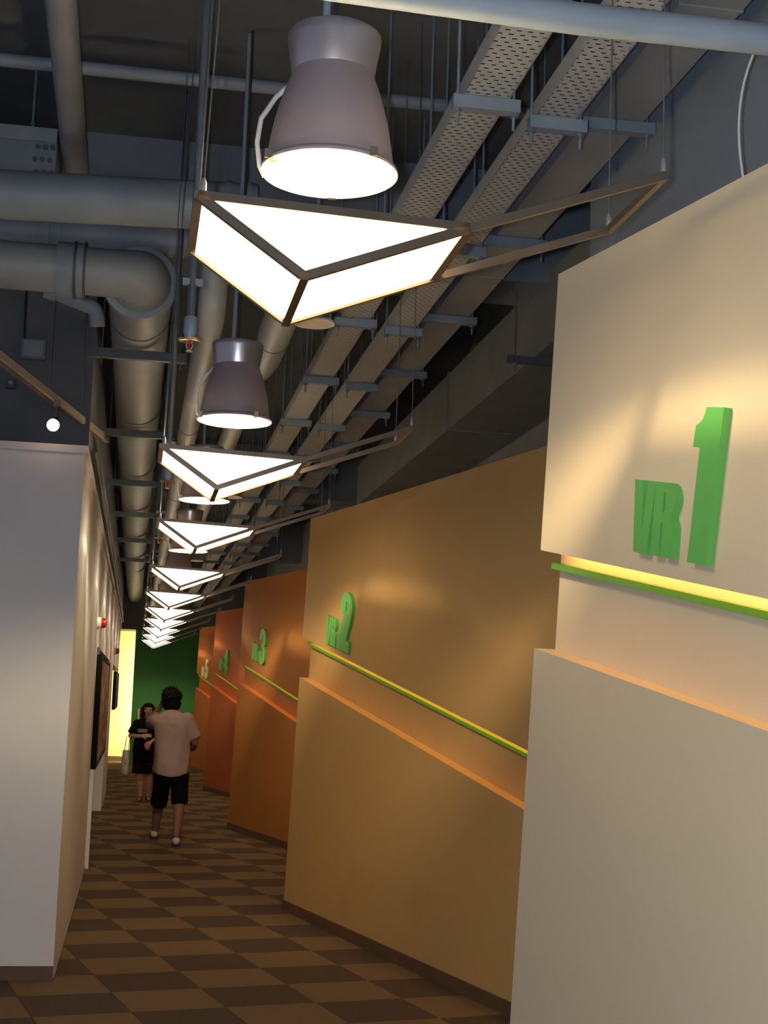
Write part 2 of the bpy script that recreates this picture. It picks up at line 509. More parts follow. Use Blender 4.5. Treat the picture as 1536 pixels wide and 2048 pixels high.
GL['2'] = (arc(0.386, 0.322, 0.114, 0.096, 180, 0, 18) + [(0.499, 0.270), (0.482, 0.215), (0.418, 0.082), (0.480, 0.082), (0.480, 0.0), (0.240, 0.0), (0.240, 0.075),
            (0.345, 0.235), (0.394, 0.290), (0.398, 0.318)] + arc(0.386, 0.328, 0.012, 0.028, 0, 180, 6) + [(0.374, 0.265), (0.272, 0.265)], [])
GL['3'] = (arc(0.374, 0.315, 0.112, 0.092, 180, 0, 18) + [(0.486, 0.262), (0.474, 0.232), (0.452, 0.215), (0.476, 0.196), (0.488, 0.165)] +
           arc(0.376, 0.092, 0.112, 0.095, 0, -180, 18) + [(0.264, 0.145), (0.352, 0.145), (0.354, 0.095)] + arc(0.372, 0.090, 0.018, 0.022, 180, 360, 6) +
           [(0.390, 0.160), (0.380, 0.182), (0.346, 0.184), (0.346, 0.246), (0.378, 0.248), (0.386, 0.270), (0.386, 0.310)] + arc(0.374, 0.322, 0.012, 0.022, 0, 180, 6) + [(0.362, 0.270), (0.262, 0.270)], [])
GL['4'] = ([(0.388, 0.40), (0.478, 0.40), (0.478, 0.155), (0.502, 0.155), (0.502, 0.082), (0.478, 0.082), (0.478, 0.0), (0.388, 0.0), (0.388, 0.082), (0.262, 0.082), (0.262, 0.150)],
           [[(0.388, 0.155), (0.335, 0.155), (0.388, 0.290)]])
GL['5'] = ([(0.290, 0.40), (0.486, 0.40), (0.486, 0.325), (0.374, 0.325), (0.372, 0.262)] + arc(0.412, 0.205, 0.086, 0.062, 105, 0, 8) +
           arc(0.386, 0.100, 0.112, 0.100, 0, -180, 18) + [(0.274, 0.140), (0.364, 0.140), (0.366, 0.095)] + arc(0.386, 0.090, 0.014, 0.020, 180, 360, 6) +
           [(0.400, 0.175)] + arc(0.385, 0.178, 0.015, 0.018, 0, 180, 6) + [(0.368, 0.168), (0.276, 0.168)], [])
SIGN = [(0.687, 2.059, '1'), (0.723, 2.022, '2'), (0.686, 2.046, '3'), (0.655, 2.020, '4'), (0.560, 1.985, '5')]
for bi, (s0, z0, dg) in enumerate(SIGN):
    b = bays[bi]
    t = empty('room_sign', b.location, TA - math.pi / 2)
    lm = 'pale_letter' if dg == '5' else 'green_letter'
    cname = 'pale yellow' if dg == '5' else 'green'
    tag(t, 'raised %s sign reading VR %s on the %s wall bay' % (cname, dg, BAYS[bi][7]), 'sign', 'room signs')
    for g, nm in (('v', 'letter_v'), ('r', 'letter_r'), (dg, 'digit')):
        poly, holes = GL[g]
        mb = MB()
        mb.prism(poly, lambda u, v, k: (s0 + u + 0.1 * v, -0.025 if k == 0 else -0.0005, z0 - SL * u + v), holes=holes)
        mb.build(nm, lm, t)

# ------------------------------------------------------------------ triangular pendant light boxes
TA_, TB_, TC_, TD_ = (0.075, 2.700), (0.318, 2.535), (0.692, 2.680), (1.160, 2.850)
LL = 0.40
def make_tri():
    t = empty('triangular_pendant')
    A, B, C_, D = [Vector((p[0], 0, p[1])) for p in (TA_, TB_, TC_, TD_)]
    Yv = Vector((0, LL, 0))
    fr = MB()
    w = 0.020
    for p, q in ((A, B), (B, C_), (A, C_)):
        fr.bar(p, q, w, w, (0, 1, 0)); fr.bar(p + Yv, q + Yv, w, w, (0, 1, 0))
    for p in (A, B, C_):
        fr.bar(p - Vector((0, w / 2, 0)), p + Yv + Vector((0, w / 2, 0)), w, w)
    fr.build('frame', 'lamp_frame', t)
    cen = (A + B + C_) / 3
    def panel(pts, name='diffuser', m='tri_diffuser'):
        P = [Vector(p) for p in pts]
        nrm = (P[1] - P[0]).cross(P[2] - P[0]).normalized()
        mb = MB()
        k = len(P)
        vs = [p + nrm * 0.003 for p in P] + [p - nrm * 0.003 for p in P]
        fs = [tuple(range(k)), tuple(reversed(range(k, 2 * k)))] + [(i, (i + 1) % k, (i + 1) % k + k, i + k) for i in range(k)]
        mb.add(vs, fs); mb.build(name, m, t)
    panel([A, B, C_]); panel([A + Yv, B + Yv, C_ + Yv], 'rear_diffuser', 'tri_diffuser_back')
    panel([A, B, B + Yv, A + Yv]); panel([B, C_, C_ + Yv, B + Yv]); panel([A, C_, C_ + Yv, A + Yv], 'top_plate', 'white_plastic')
    for off in (Vector((0, 0, 0)), Yv):
        MB().bar(C_ + off, D + off, 0.014, 0.020, (0, 0, 1)).build('arm', 'lamp_frame', t)
    MB().bar(D - Vector((0, .008, 0)), D + Yv + Vector((0, .008, 0)), 0.014, 0.020).build('end_bar', 'lamp_frame', t)
    for p, tip in ((A, Vector((0.055, 0.0, 0))), (A + Yv, Vector((0.03, 0, 0))), (D - Vector((0.012, 0, 0)), Vector((0.0, 0.0, 0))), (D + Yv - Vector((0.012, 0, 0)), Vector((0.01, 0, 0)))):
        c = MB().tube([p + Vector((0.01, 0, 0.02)), p + Vector((0.01, 0, 0.5)) + tip * 0.3, Vector((p.x + tip.x, p.y, CEIL - 0.04))], 0.0022, 6).build('suspension_cable', 'steel_wire', t)
        MB().lathe([(0.0, 0.0), (0.006, 0.0), (0.007, 0.008), (0.007, 0.026), (0.003, 0.038), (0.0, 0.040)], 10, p + Vector((0.01, 0, 0.004))).build('cable_gripper', 'gripper_metal', c, True)
    return t
tri0 = make_tri()
TRI_DZ = [0.022, -0.035, 0.005, -0.035, -0.035, -0.03, -0.02, -0.02, -0.02, -0.02]
TRI_DX = [0.003, -0.022, 0.010, 0.0, -0.02, -0.01, 0, 0, 0, 0]
TRI_N = 10
for i in range(TRI_N):
    t = tri0 if i == 0 else copy_tree(tri0)
    t.location = (TRI_DX[i], 3.09 + 3.0 * i, TRI_DZ[i])
    lab = 'glowing triangular pendant light box with bronze frame, ' + ('largest and nearest the camera' if i == 0 else
          'last in the row before the green wall' if i == TRI_N - 1 else '%s from the camera in the hanging row' % nth(i))
    tag(t, lab, 'light fixture', 'triangular pendant light boxes')

for o in bpy.data.objects:
    if o.name.split('.')[0] == 'suspension_cable' and o.parent and o.parent.name.startswith('triangular_pendant'):
        k = (CEIL - 0.004 - o.parent.location.z - 2.72) / (CEIL - 0.04 - 2.72)
        o.scale.z = k; o.location.z = 2.72 * (1 - k)

# ------------------------------------------------------------------ bell lamps above them
def make_bell():
    t = empty('bell_lamp')
    R = 0.168
    prof = [(0.100, 0.252), (0.105, 0.235), (0.118, 0.200), (0.130, 0.160), (0.140, 0.120), (0.147, 0.080), (0.153, 0.040), (0.157, 0.012),
            (0.166, 0.006), (R, 0.0), (R, -0.006), (0.164, -0.008), (0.160, 0.0), (0.150, 0.02), (0.138, 0.10), (0.118, 0.18), (0.095, 0.245)]
    MB().lathe(prof, 56).build('shade', 'bell_metal', t, True)
    neck = [(0.0, 0.352), (0.10, 0.352), (0.114, 0.349), (0.1165, 0.343), (0.115, 0.325), (0.108, 0.285), (0.103, 0.250), (0.1015, 0.245), (0.095, 0.245)]
    MB().lathe(neck, 56).build('housing', 'neck_metal', t, True)
    MB().lathe([(0.0, -0.004), (0.161, -0.004), (0.161, 0.002), (0.0, 0.002)], 48).build('lens', 'bell_glass', t)
    ld = bpy.data.lights.new('bell_bulb', 'SPOT'); ld.energy = BELL_W; ld.color = (1.0, 0.81, 0.48)
    ld.spot_size = math.radians(150); ld.spot_blend = 0.35; ld.shadow_soft_size = 0.035
    lo = bpy.data.objects.new('bulb', ld); col.objects.link(lo); lo.parent = t; lo.location = (0, 0, -0.045)
    for a in (205, 300, 80):
        c, s = math.cos(math.radians(a)), math.sin(math.radians(a))
        p = Vector((c * 0.150, s * 0.150, -0.008)); q = Vector((c * 0.172, s * 0.172, -0.006))
        cl = MB(); cl.bar(p, q, 0.022, 0.006); cl.bar(q, q + Vector((0, 0, 0.022)), 0.018, 0.005)
        cl.build('clip', 'clip_metal', t)
    MB().tube([(0, 0, 0.352), (0, 0, CEIL - 2.91)], 0.006, 8).build('suspension_cable', 'cable_black', t)
    MB().tube([(-0.02, 0.03, 0.352), (-0.012, 0.03, 0.9), (-0.012, 0.03, CEIL - 2.91)], 0.010, 10).build('stem', 'pipe_grey', t, True)
    path = [(-0.085, 0.10, 0.270), (-0.13, 0.11, 0.225), (-0.165, 0.11, 0.165), (-0.172, 0.11, 0.10), (-0.163, 0.11, 0.04), (-0.15, 0.11, 0.015)]
    P = [Vector(p) for p in path]; sm = []
    for i in range(len(P) - 1):
        for k in range(4): sm.append(P[i].lerp(P[i + 1], k / 4))
    sm.append(P[-1])
    MB().tube(sm, 0.0065, 10).build('flexible_conduit', 'flex_grey', t, True)
    return t
bell0 = make_bell()
for i in range(10):
    t = bell0 if i == 0 else copy_tree(bell0)
    bz = [2.900, 2.846, 2.880, 2.835][i] if i < 4 else 2.85
    bxx = [0.398, 0.372, 0.376, 0.382][i] if i < 4 else 0.378
    t.location = (bxx, 3.34 + 3.0 * i, bz)
    tag(t, 'brushed metal bell lamp, ' + ('largest, above the nearest triangular light box' if i == 0 else
        'above the last triangular light box' if i == 9 else 'above the %s triangular light box from the camera' % nth(i)), 'pendant lamp', 'metal bell lamps')

# fit the hanging stems so that they stop at the slab
for nm in ('suspension_cable', 'stem'):
    for o in bpy.data.objects:
        if o.name.split('.')[0] == nm and o.parent and o.parent.name.startswith('bell_lamp'):
            k = (CEIL - 0.01 - o.parent.location.z - 0.352) / (CEIL - 2.91 - 0.352)
            o.scale.z = k; o.location.z = 0.352 * (1 - k)

# ------------------------------------------------------------------ ceiling services
def pipe(name, path, r, m, label, group=None, collars=(), cat='pipe', n=20, collar_r=1.06, collar_w=0.03, cm='joint_dark'):
    t = empty(name, path[0])
    o0 = Vector(path[0])
    MB().tube([Vector(p) - o0 for p in path], r, n).build('pipe_run', m, t, True)
    for p, d in collars:
        p = Vector(p) - o0; d = Vector(d).normalized()
        MB().tube([p - d * collar_w / 2, p + d * collar_w / 2], (max(r) if isinstance(r, list) else r) * collar_r, n).build('collar', cm, t, True)
    tag(t, label, cat, group)
    return t
def bend(p, c, q, n=8):
    p, c, q = Vector(p), Vector(c), Vector(q)
    return [(p * (1 - k / n) ** 2 + c * 2 * (k / n) * (1 - k / n) + q * (k / n) ** 2) for k in range(n + 1)]
X = (1, 0, 0); Yd = (0, 1, 0)
# big cream duct that turns out of the left side and runs down the corridor
DZ, DX = 3.78, -0.092
path = [Vector((-4, 7.38, DZ)), Vector((-0.27, 7.38, DZ))] + bend((-0.21, 7.38, DZ), (DX + 0.02, 7.38, DZ), (DX, 7.52, DZ)) + [Vector((DX, 7.66, DZ)), Vector((DX - 0.015, 13, DZ)), Vector((DX - 0.035, 23, DZ)), Vector((DX - 0.035, 32.9, DZ))]
cl = [((DX, y, DZ), Yd) for y in (8.12, 10.75, 13.4, 16.0, 18.8, 21.7, 24.4)]
rd = pipe('round_duct', path, [0.125] * 3 + [0.128 + 0.0052 * k for k in range(8)] + [0.170] * 4, 'duct_cream', 'thick cream round duct that elbows from the left and runs down the corridor', None,
     cl, 'duct', 28, 1.025, 0.025)
ro_ = Vector(path[0])
fc = Vector((DX, 7.54, DZ)) - ro_
MB().tube([fc + Vector((0, -0.03, 0)), fc + Vector((0, 0.035, 0))], 0.198, 28).build('flange_ring', 'pipe_grey', rd, True)
MB().tube([fc + Vector((0, 0.035, 0)), fc + Vector((0, 0.047, 0))], 0.184, 28).build('gasket', 'joint_dark', rd, True)
for x_, w_ in ((-0.475, 0.085), (-0.40, 0.035)):
    c_ = Vector((x_, 7.38, DZ)) - ro_
    MB().tube([c_ - Vector((w_ / 2, 0, 0)), c_ + Vector((w_ / 2, 0, 0))], 0.142, 24).build('coupling_sleeve', 'pipe_grey', rd, True)
    MB().tube([c_ + Vector((w_ / 2, 0, 0)), c_ + Vector((w_ / 2 + .012, 0, 0))], 0.15, 24).build('coupling_rim', 'joint_dark', rd, True)
pipe('grey_pipe', [(-4, 6.66, 3.89), (-0.72, 6.73, 3.93), (0.43, 6.75, 3.98), (0.45, 6.75, 3.98)], 0.116, 'pipe_grey', 'thick blue-grey pipe crossing the upper left in front of the duct', None,
     [((0.41, 6.75, 3.98), X), ((0.31, 6.75, 3.975), X)], cm='pipe_grey')
pipe('grey_pipe', [(-4, 7.66, 3.995), (0.45, 7.655, 4.085)], 0.085, 'pipe_grey', 'thinner blue-grey pipe crossing just behind the thick upper left pipe', None,
     [((-0.60, 7.655, 4.063), X), ((-0.54, 7.655, 4.065), X), ((0.06, 7.655, 4.077), X), ((0.12, 7.655, 4.078), X)], cm='pipe_grey', collar_r=1.16)
pipe('grey_pipe', [Vector((-0.585, 7.95, 3.82)), Vector((-0.57, 7.95, 3.815)), Vector((-0.38, 7.95, 3.75))] + bend((-0.36, 7.95, 3.745), (-0.325, 7.95, 3.735), (-0.32, 7.96, 3.64), 4) , 0.042, 'pipe_grey',
     'short blue-grey elbow pipe below the duct near the dark wall', None, [((-0.575, 7.95, 3.817), (0.9, 0, -.3))], cm='pipe_grey', collar_r=1.3, collar_w=.07)
pipe('grey_pipe', [(-0.415, 3.0, 4.30), (-0.45, 7.1, 4.30), (-0.46, 7.7, 4.30)], 0.064, 'duct_cream', 'pale pipe running overhead along the upper left corner')
# two cream pipes parallel to the duct
pipe('cream_pipe', [(0.266, 6.72, 3.845)] + bend((0.266, 6.72, 3.80), (0.266, 6.72, 3.45), (0.266, 7.0, 3.45)) + [(0.266, 16, 3.45), (0.266, 32.9, 3.45)], 0.067, 'duct_cream',
     'slim cream pipe running beside the round duct', None, [((0.266, y, 3.45), Yd) for y in (9.8, 13.3, 16.9, 20.4)], collar_w=.02)
pipe('cream_pipe', [(0.617, 6.75, 3.5), (0.617, 7.85, 3.5), (0.59, 8.07, 3.5), (0.582, 8.2, 3.5), (0.582, 15, 3.5), (0.582, 32.9, 3.5)],
     [0.086, 0.086, 0.092, 0.070, 0.070, 0.070], 'duct_cream', 'cream pipe with a reducing joint behind the second bell lamp', None, [((0.617, 7.37, 3.5), Yd)], collar_w=.012, collar_r=0.96)
# top pipe in front
pipe('grey_pipe', [(0.1, 2.95, 3.186), (0.9, 2.95, 3.167), (1.91, 2.95, 3.172)], 0.036, 'pipe_grey', 'pale blue-grey pipe crossing the top right corner in front of the bell lamp')
pipe('conduit_pipe', [(-4, 6.58, 4.53), (1.9, 6.58, 4.53)], 0.032, 'pipe_grey', 'thin conduit crossing high under the dark ceiling')
pipe('conduit_pipe', [(1.235, 2.0, 4.2), (1.25, 5.0, 4.2), (1.28, 5.7, 4.2), (1.28, 7.75, 4.2)], 0.042, 'pipe_grey', 'grey conduit running above the left perforated cable tray')

# perforated cable trays and plain trunking
def tray(x0, x1, y0, y1, z, label):
    t = empty('cable_tray', ((x0 + x1) / 2, y0, z))
    w = (x1 - x0) / 2
    MB().add([(-w, 0, 0), (w, 0, 0), (w, y1 - y0, 0), (-w, y1 - y0, 0)], [(0, 1, 2, 3)]).build('perforated_base', 'tray_slots', t)
    for s in (-1, 1):
        MB().box(s * w - 0.002, s * w + 0.002, 0, y1 - y0, 0, 0.055).build('side_flange', 'tray_grey', t)
    MB().box(-w + 0.004, w - 0.004, 0, y1 - y0, 0.03, 0.045).build('cable_bed', 'cable_black', t)
    tag(t, label, 'cable tray', 'perforated cable trays')
tray(0.928, 1.080, 1.0, 32.9, 3.55, 'left one of two perforated grey cable trays above the wall bays')
tray(1.197, 1.336, 1.0, 32.9, 3.55, 'right one of two perforated grey cable trays above the wall bays')
t = empty('cable_trunking', (1.615, 1.0, 3.75))
MB().box(-0.10, 0.10, 0, 31.9, 0, 0.10).build('trunk_body', 'trunk_grey', t)
for k in range(1, 11):
    MB().box(-0.104, 0.104, 2.9 * k, 2.9 * k + 0.012, -0.004, 0.104).build('joint_strip', 'pipe_grey', t)
tag(t, 'wide plain grey trunking right of the perforated trays', 'trunking')
# brackets that carry them
def bracket(x0, x1, z, rods, name='tray_bracket', m='strut_blue', h=0.042):
    t = empty(name)
    MB().box(x0, x1, -0.021, 0.021, z - 0.003 - h, z - 0.003).build('channel', m, t)
    for xr in rods:
        r = MB().tube([(xr, 0, z - 0.10), (xr, 0, CEIL - 0.006)], 0.0045, 8).build('threaded_rod', m, t)
        MB().tube([(xr, 0, z - 0.057), (xr, 0, z - 0.045)], 0.013, 6).build('nut', 'rod_steel', r)
    return t
ba = bracket(0.895, 1.115, 3.55, (0.913, 1.097)); bb = bracket(1.175, 1.370, 3.55, (1.184, 1.352)); bc = bracket(1.385, 1.76, 3.75, (1.41, 1.735))
for k in range(13):
    y = 4.27 + 1.392 * k
    for pr, nm in ((ba, 'left perforated tray'), (bb, 'right perforated tray'), (bc, 'plain trunking')):
        t = pr if k == 0 else copy_tree(pr)
        t.location = (0, y + (0.10 if pr is bb else 0.52 if pr is bc else 0), 0)
        tag(t, 'blue-grey strut bracket under the %s, %s from the camera' % (nm, nth(k)), 'bracket', 'tray brackets')
# struts under the round duct
bd = bracket(-0.374, 0.190, 3.605, (-0.30, 0.155), 'duct_strut', 'strut_dark', 0.055)
for k in range(6):
    t = bd if k == 0 else copy_tree(bd)
    t.location = (0, (8.33, 10.95, 13.62, 16.1, 18.9, 21.8, 24.65, 27.3, 30.3)[k], 0)
    tag(t, 'dark strut carrying the round duct, %s from the camera' % nth(k), 'strut', 'duct struts')
# duct in the dark recess on the right
t = empty('wall_duct', (2.42, 6.1, 3.7))
MB().box(-0.18, 0.40, 0, 9, -0.02, 0.42).build('duct_body', 'wall_duct_grey', t)
MB().box(-0.19, 0.41, 4.4, 4.44, -0.03, 0.43).build('flange', 'beam_grey', t)
tag(t, 'dark square duct along the upper right wall behind the tray supports', 'duct')
t = bracket(2.05, 2.84, 3.66, (2.10,), 'wall_strut', 'strut_dark'); t.location = (0, 8.0, 0)
tag(t, 'dark strut under the square duct beside the cream bay', 'strut')

# sprinklers on drop pipes
def make_sprinkler():
    t = empty('sprinkler')
    MB().tube([(0, 0, 0.06), (0, 0, CEIL - 2.75)], 0.0135, 12).build('drop_pipe', 'strut_dark', t, True)
    MB().lathe([(0.0, 0.015), (0.017, 0.015), (0.022, 0.03), (0.022, 0.075), (0.018, 0.085)], 14).build('socket', 'strut_blue', t, True)
    MB().lathe([(0.0, 0.008), (0.034, 0.004), (0.037, 0.010), (0.015, 0.016), (0, 0.016)], 20).build('escutcheon', 'brass', t, True)
    for s in (-1, 1):
        MB().tube([(s * 0.006, 0, 0.008), (s * 0.010, 0, -0.010), (s * 0.004, 0, -0.026)], 0.0022, 6).build('yoke_arm', 'neck_metal', t)
    MB().tube([(0, 0, 0.005), (0, 0, -0.024)], 0.003, 8).build('bulb', 'red_plastic', t)
    MB().lathe([(0.0, -0.026), (0.011, -0.027), (0.011, -0.030), (0.0, -0.030)], 14).build('deflector', 'brass', t)
    MB().bar((-0.032, 0, 0.20), (0.032, 0, 0.20), 0.02, 0.02).build('pipe_clamp', 'strut_blue', t)
    return t
sp0 = make_sprinkler()
for i in range(6):
    t = sp0 if i == 0 else copy_tree(sp0)
    t.location = (0.102, 7.15, 2.66) if i == 1 else (0.110, 4.53 + 3.0 * i, 2.741 if i == 0 else 2.73)
    tag(t, 'brass sprinkler head on a drop pipe, %s from the camera' % nth(i), 'sprinkler', 'sprinklers')
for o in [x for x in bpy.data.objects if x.name.startswith('drop_pipe')]:
    o.scale.z = (CEIL - 0.005 - o.parent.location.z) / (CEIL - 2.75)

# small unlit downlights
def make_down():
    t = empty('pendant_downlight')
    MB().lathe([(0.070, 0.012), (0.070, 0.060), (0.06, 0.068), (0.0, 0.068)], 32).build('can', 'pipe_grey', t, True)
    MB().lathe([(0.0, 0.0), (0.080, 0.0), (0.086, 0.0)], 32).build('lens', 'downlight_lens', t)
    MB().lathe([(0.086, 0.0), (0.096, 0.0), (0.098, 0.006), (0.094, 0.014), (0.07, 0.014)], 32).build('flange', 'white_plastic', t, True)
    MB().bar((0.075, 0.02, 0.014), (0.075, 0.02, 0.06), 0.012, 0.006).build('spring_clip', 'white_plastic', t)
    MB().tube([(0, 0, 0.068), (0, 0, 1.0), (0, 0, CEIL - 3.36)], 0.009, 8).build('stem', 'pipe_grey', t)
    return t
d0 = make_down()
for i in range(3):
    t = d0 if i == 0 else copy_tree(d0)
    t.location = [(0.725, 6.45, 3.345), (0.733, 12.45, 3.330), (0.675, 18.45, 3.300)][i]
    tag(t, 'small unlit round downlight hanging below the pipes, %s from the camera' % nth(i), 'downlight', 'unlit downlights')

# track with a spotlight at the left
t = empty('light_track', (-0.80, 7.32, 3.3))
v = Vector((-0.29, 9.70, 3.3)) - Vector((-0.80, 7.32, 3.3))
MB().bar(v * -0.5, v * 0.94, 0.052, 0.042).build('rail', 'track_white', t)
MB().bar(v * -0.5 + Vector((0, 0, -0.025)), v * 0.94 + Vector((0, 0, -0.025)), 0.024, 0.010).build('groove', 'lamp_frame', t)
MB().bar(v * 0.94, v * 1.02, 0.034, 0.026).build('end_feed', 'lamp_frame', t)
MB().tube([v * 0.42, v * 0.42 + Vector((0, 0, 1.39))], 0.004, 6).build('hanger_rod', 'rod_steel', t)
MB().tube([v * 0.72, v * 0.72 + Vector((0, 0, 1.39))], 0.004, 6).build('hanger_rod', 'rod_steel', t)
tag(t, 'pale lighting track slanting above the white block at left', 'light track')
t = empty('spotlight', (-0.535, 8.33, 3.27))
MB().box(-0.02, 0.02, -0.045, 0.045, -0.035, 0.0).build('adapter', 'lamp_frame', t)
MB().tube([(0, 0, -0.02), (0, 0, -0.10)], 0.007, 8).build('stem', 'lamp_frame', t)
d = Vector((-0.35, -0.45, -0.8)).normalized(); p0 = Vector((0.005, 0, -0.10))
MB().tube([p0, p0 + d * 0.02, p0 + d * 0.05], [0.014, 0.022, 0.034], 16).build('reflector', 'lamp_frame', t, True)
MB().ball(tuple(p0 + d * 0.055), (0.036, 0.036, 0.036), 14, 8).build('bulb', 'spot_glow', t, True)
tag(t, 'small lit spotlight hanging from the lighting track', 'spotlight')

# small boxes and cables
t = empty('junction_box', (-0.745, 9.05, 3.66))
MB().box(-0.075, 0.075, -0.07, 0.0, 0.0, 0.125).build('body', 'beam_grey', t)
MB().box(-0.060, 0.060, -0.078, -0.07, 0.012, 0.113).build('cover', 'pipe_grey', t)
MB().tube([(-0.06, -0.035, 0.125), (-0.07, -0.03, 0.5), (-0.07, -0.02, 1.03)], 0.008, 8).build('cable', 'cable_black', t)
tag(t, 'dark junction box on the dark wall above the white block', 'junction box')
t = empty('wall_clip', (-0.87, 9.05, 3.50))
MB().box(-0.03, 0.03, -0.05, 0.0, -0.03, 0.03).build('body', 'joint_dark', t)
MB().tube([(0, -0.05, 0.0), (0, -0.058, 0.0)], 0.014, 12).build('cap', 'pipe_grey', t)
tag(t, 'small dark wall socket left of the lighting track', 'socket')
t = empty('fan_coil_unit', (-1.4, 7.05, 4.12))
MB().box(-1.2, 0.865, -0.02, 0.42, 0.0, 0.27).build('casing', 'beam_grey', t)
MB().box(-1.2, 0.865, -0.035, -0.02, 0.20, 0.27).build('top_rail', 'pipe_grey', t)
for a in range(3):
    for b in range(3):
        MB().tube([(0.775 + 0.036 * b - (0.012 if a % 2 else 0), -0.028, 0.045 + 0.065 * a), (0.775 + 0.036 * b - (0.012 if a % 2 else 0), -0.019, 0.045 + 0.065 * a)], 0.013, 10).build('knockout', 'joint_dark', t)
tag(t, 'metal fan coil casing with round knockouts at upper left', 'air unit')
t = MB().tube(bend((1.63, 3.58, 3.50), (1.53, 3.62, 3.30), (1.60, 3.57, 2.97), 14), 0.0035, 8).build('loose_cable', 'cable_white')
tag(t, 'thin loose white cable hanging behind the top of the cream bay', 'cable')
# vertical hanger rods among the services
rod_i = 0
for (x, y, z0, nm) in ((-0.66, 7.05, 4.39, 'fan coil casing'), (0.95, 6.58, 4.53, 'high conduit'), (0.70, 2.95, 3.19, 'pipe at the top right'), (1.62, 2.95, 3.19, 'right end of the front pipe')):
    t = empty('hanger_rod', (x, y, z0))
    MB().tube([(0, 0, -0.03), (0, 0, CEIL - z0 - 0.004)], 0.006, 8).build('rod', 'strut_blue', t)
    MB().lathe([(0.0, 0.0), (0.014, 0.0), (0.014, 0.012), (0.0, 0.012)], 8, (0, 0, 0.02)).build('nut', 'rod_steel', t)
    tag(t, 'thin hanger rod holding the ' + nm, 'rod', 'hanger rods')

# ------------------------------------------------------------------ left wall fittings
def alarm(y, z, label):
    t = empty('alarm_light', (-0.37, y, z))
    MB().tube([(0, 0, 0), (0.035, 0, 0)], 0.052, 20).build('base', 'white_plastic', t, True)
    MB().tube([(0.035, 0, 0), (0.06, 0, 0), (0.078, 0, 0), (0.086, 0, 0)], [0.046, 0.046, 0.036, 0.012], 20).build('dome', 'red_plastic', t, True)
    tag(t, label, 'alarm', 'red alarm lights')
alarm(13.15, 2.22, 'red dome alarm light on the left wall, the nearer one')
alarm(23.3, 2.24, 'red dome alarm light on the left wall, the farther one')
t = empty('poster_board', (-0.37, 13.7, 0.89))
MB().box(-0.02, 0.040, 0, 4.4, 0, 1.06).build('backing', 'black_frame', t)
MB().box(0.040, 0.043, 0.30, 4.3, 0.04, 1.02).build('print', 'poster_print', t)
for y0, y1, z0, z1 in ((0.0, 4.3, 1.02, 1.06), (0.0, 4.3, 0, 0.04), (4.3, 4.4, 0, 1.06), (0.0, 0.3, 0.04, 1.02)):
    MB().box(0.040, 0.048, y0, y1, z0, z1).build('frame_strip', 'black_frame', t)
for y0 in (0.5, 3.9):
    MB().bar((0.0, y0, 1.06), (0.0, y0, 1.14), 0.02, 0.02).build('hanger', 'rod_steel', t)
tag(t, 'long dark-framed poster board on the left wall with brown and gold print', 'poster')
t = empty('poster_board', (-0.37, 25.4, 0.95))
MB().box(-0.02, 0.03, 0, 4.2, 0.33, 1.00).build('backing', 'black_frame', t)
MB().box(0.03, 0.034, 0.2, 4.1, 0.36, 0.97).build('print', 'poster_print_blue', t)
for y0 in (0.5, 3.7):
    MB().bar((0.0, y0, 1.00), (0.0, y0, 1.08), 0.02, 0.02).build('hanger', 'rod_steel', t)
tag(t, 'farther dark bluish poster board hanging on the left wall', 'poster')
t = empty('wall_notice', (0.085, 33.0, 0.95))
MB().box(0.0, 0.03, -0.02, 0.0, 0.0, 0.27).build('white_strip', 'white_plastic', t)
MB().box(0.034, 0.13, -0.015, 0.0, 0.0, 0.27).build('red_plate', 'sign_red', t)
tag(t, 'small red and white notice on the green end wall', 'notice')

# ------------------------------------------------------------------ people
def remesh(mb, name, m, parent, voxel, smooth_it=6):
    me = mb.mesh(name + '_src', m)
    o = bpy.data.objects.new(name, me); col.objects.link(o)
    md = o.modifiers.new('r', 'REMESH'); md.mode = 'VOXEL'; md.voxel_size = voxel; md.use_smooth_shade = True
    ms = o.modifiers.new('s', 'SMOOTH'); ms.iterations = smooth_it; ms.factor = 0.5
    dg = bpy.context.evaluated_depsgraph_get()
    me2 = bpy.data.meshes.new_from_object(o.evaluated_get(dg))
    me2.name = name
    o.modifiers.clear(); o.data = me2
    bpy.data.meshes.remove(me)
    for p in me2.polygons: p.use_smooth = True
    if parent: o.parent = parent
    return o
def limb(mb, pts, rads, n=14):
    P = [Vector(p) for p in pts]; Q = []; R = []
    for i in range(len(P) - 1):
        for k in range(4):
            t = k / 4; Q.append(P[i].lerp(P[i + 1], t)); R.append(rads[i] * (1 - t) + rads[i + 1] * t)
    Q.append(P[-1]); R.append(rads[-1])
    mb.tube(Q, R, n)
    for p, r in ((P[0], rads[0]), (P[-1], rads[-1])): mb.ball(tuple(p), r * 0.99, 12, 8)
    for i in range(1, len(P) - 1): mb.ball(tuple(P[i]), rads[i], 12, 8)
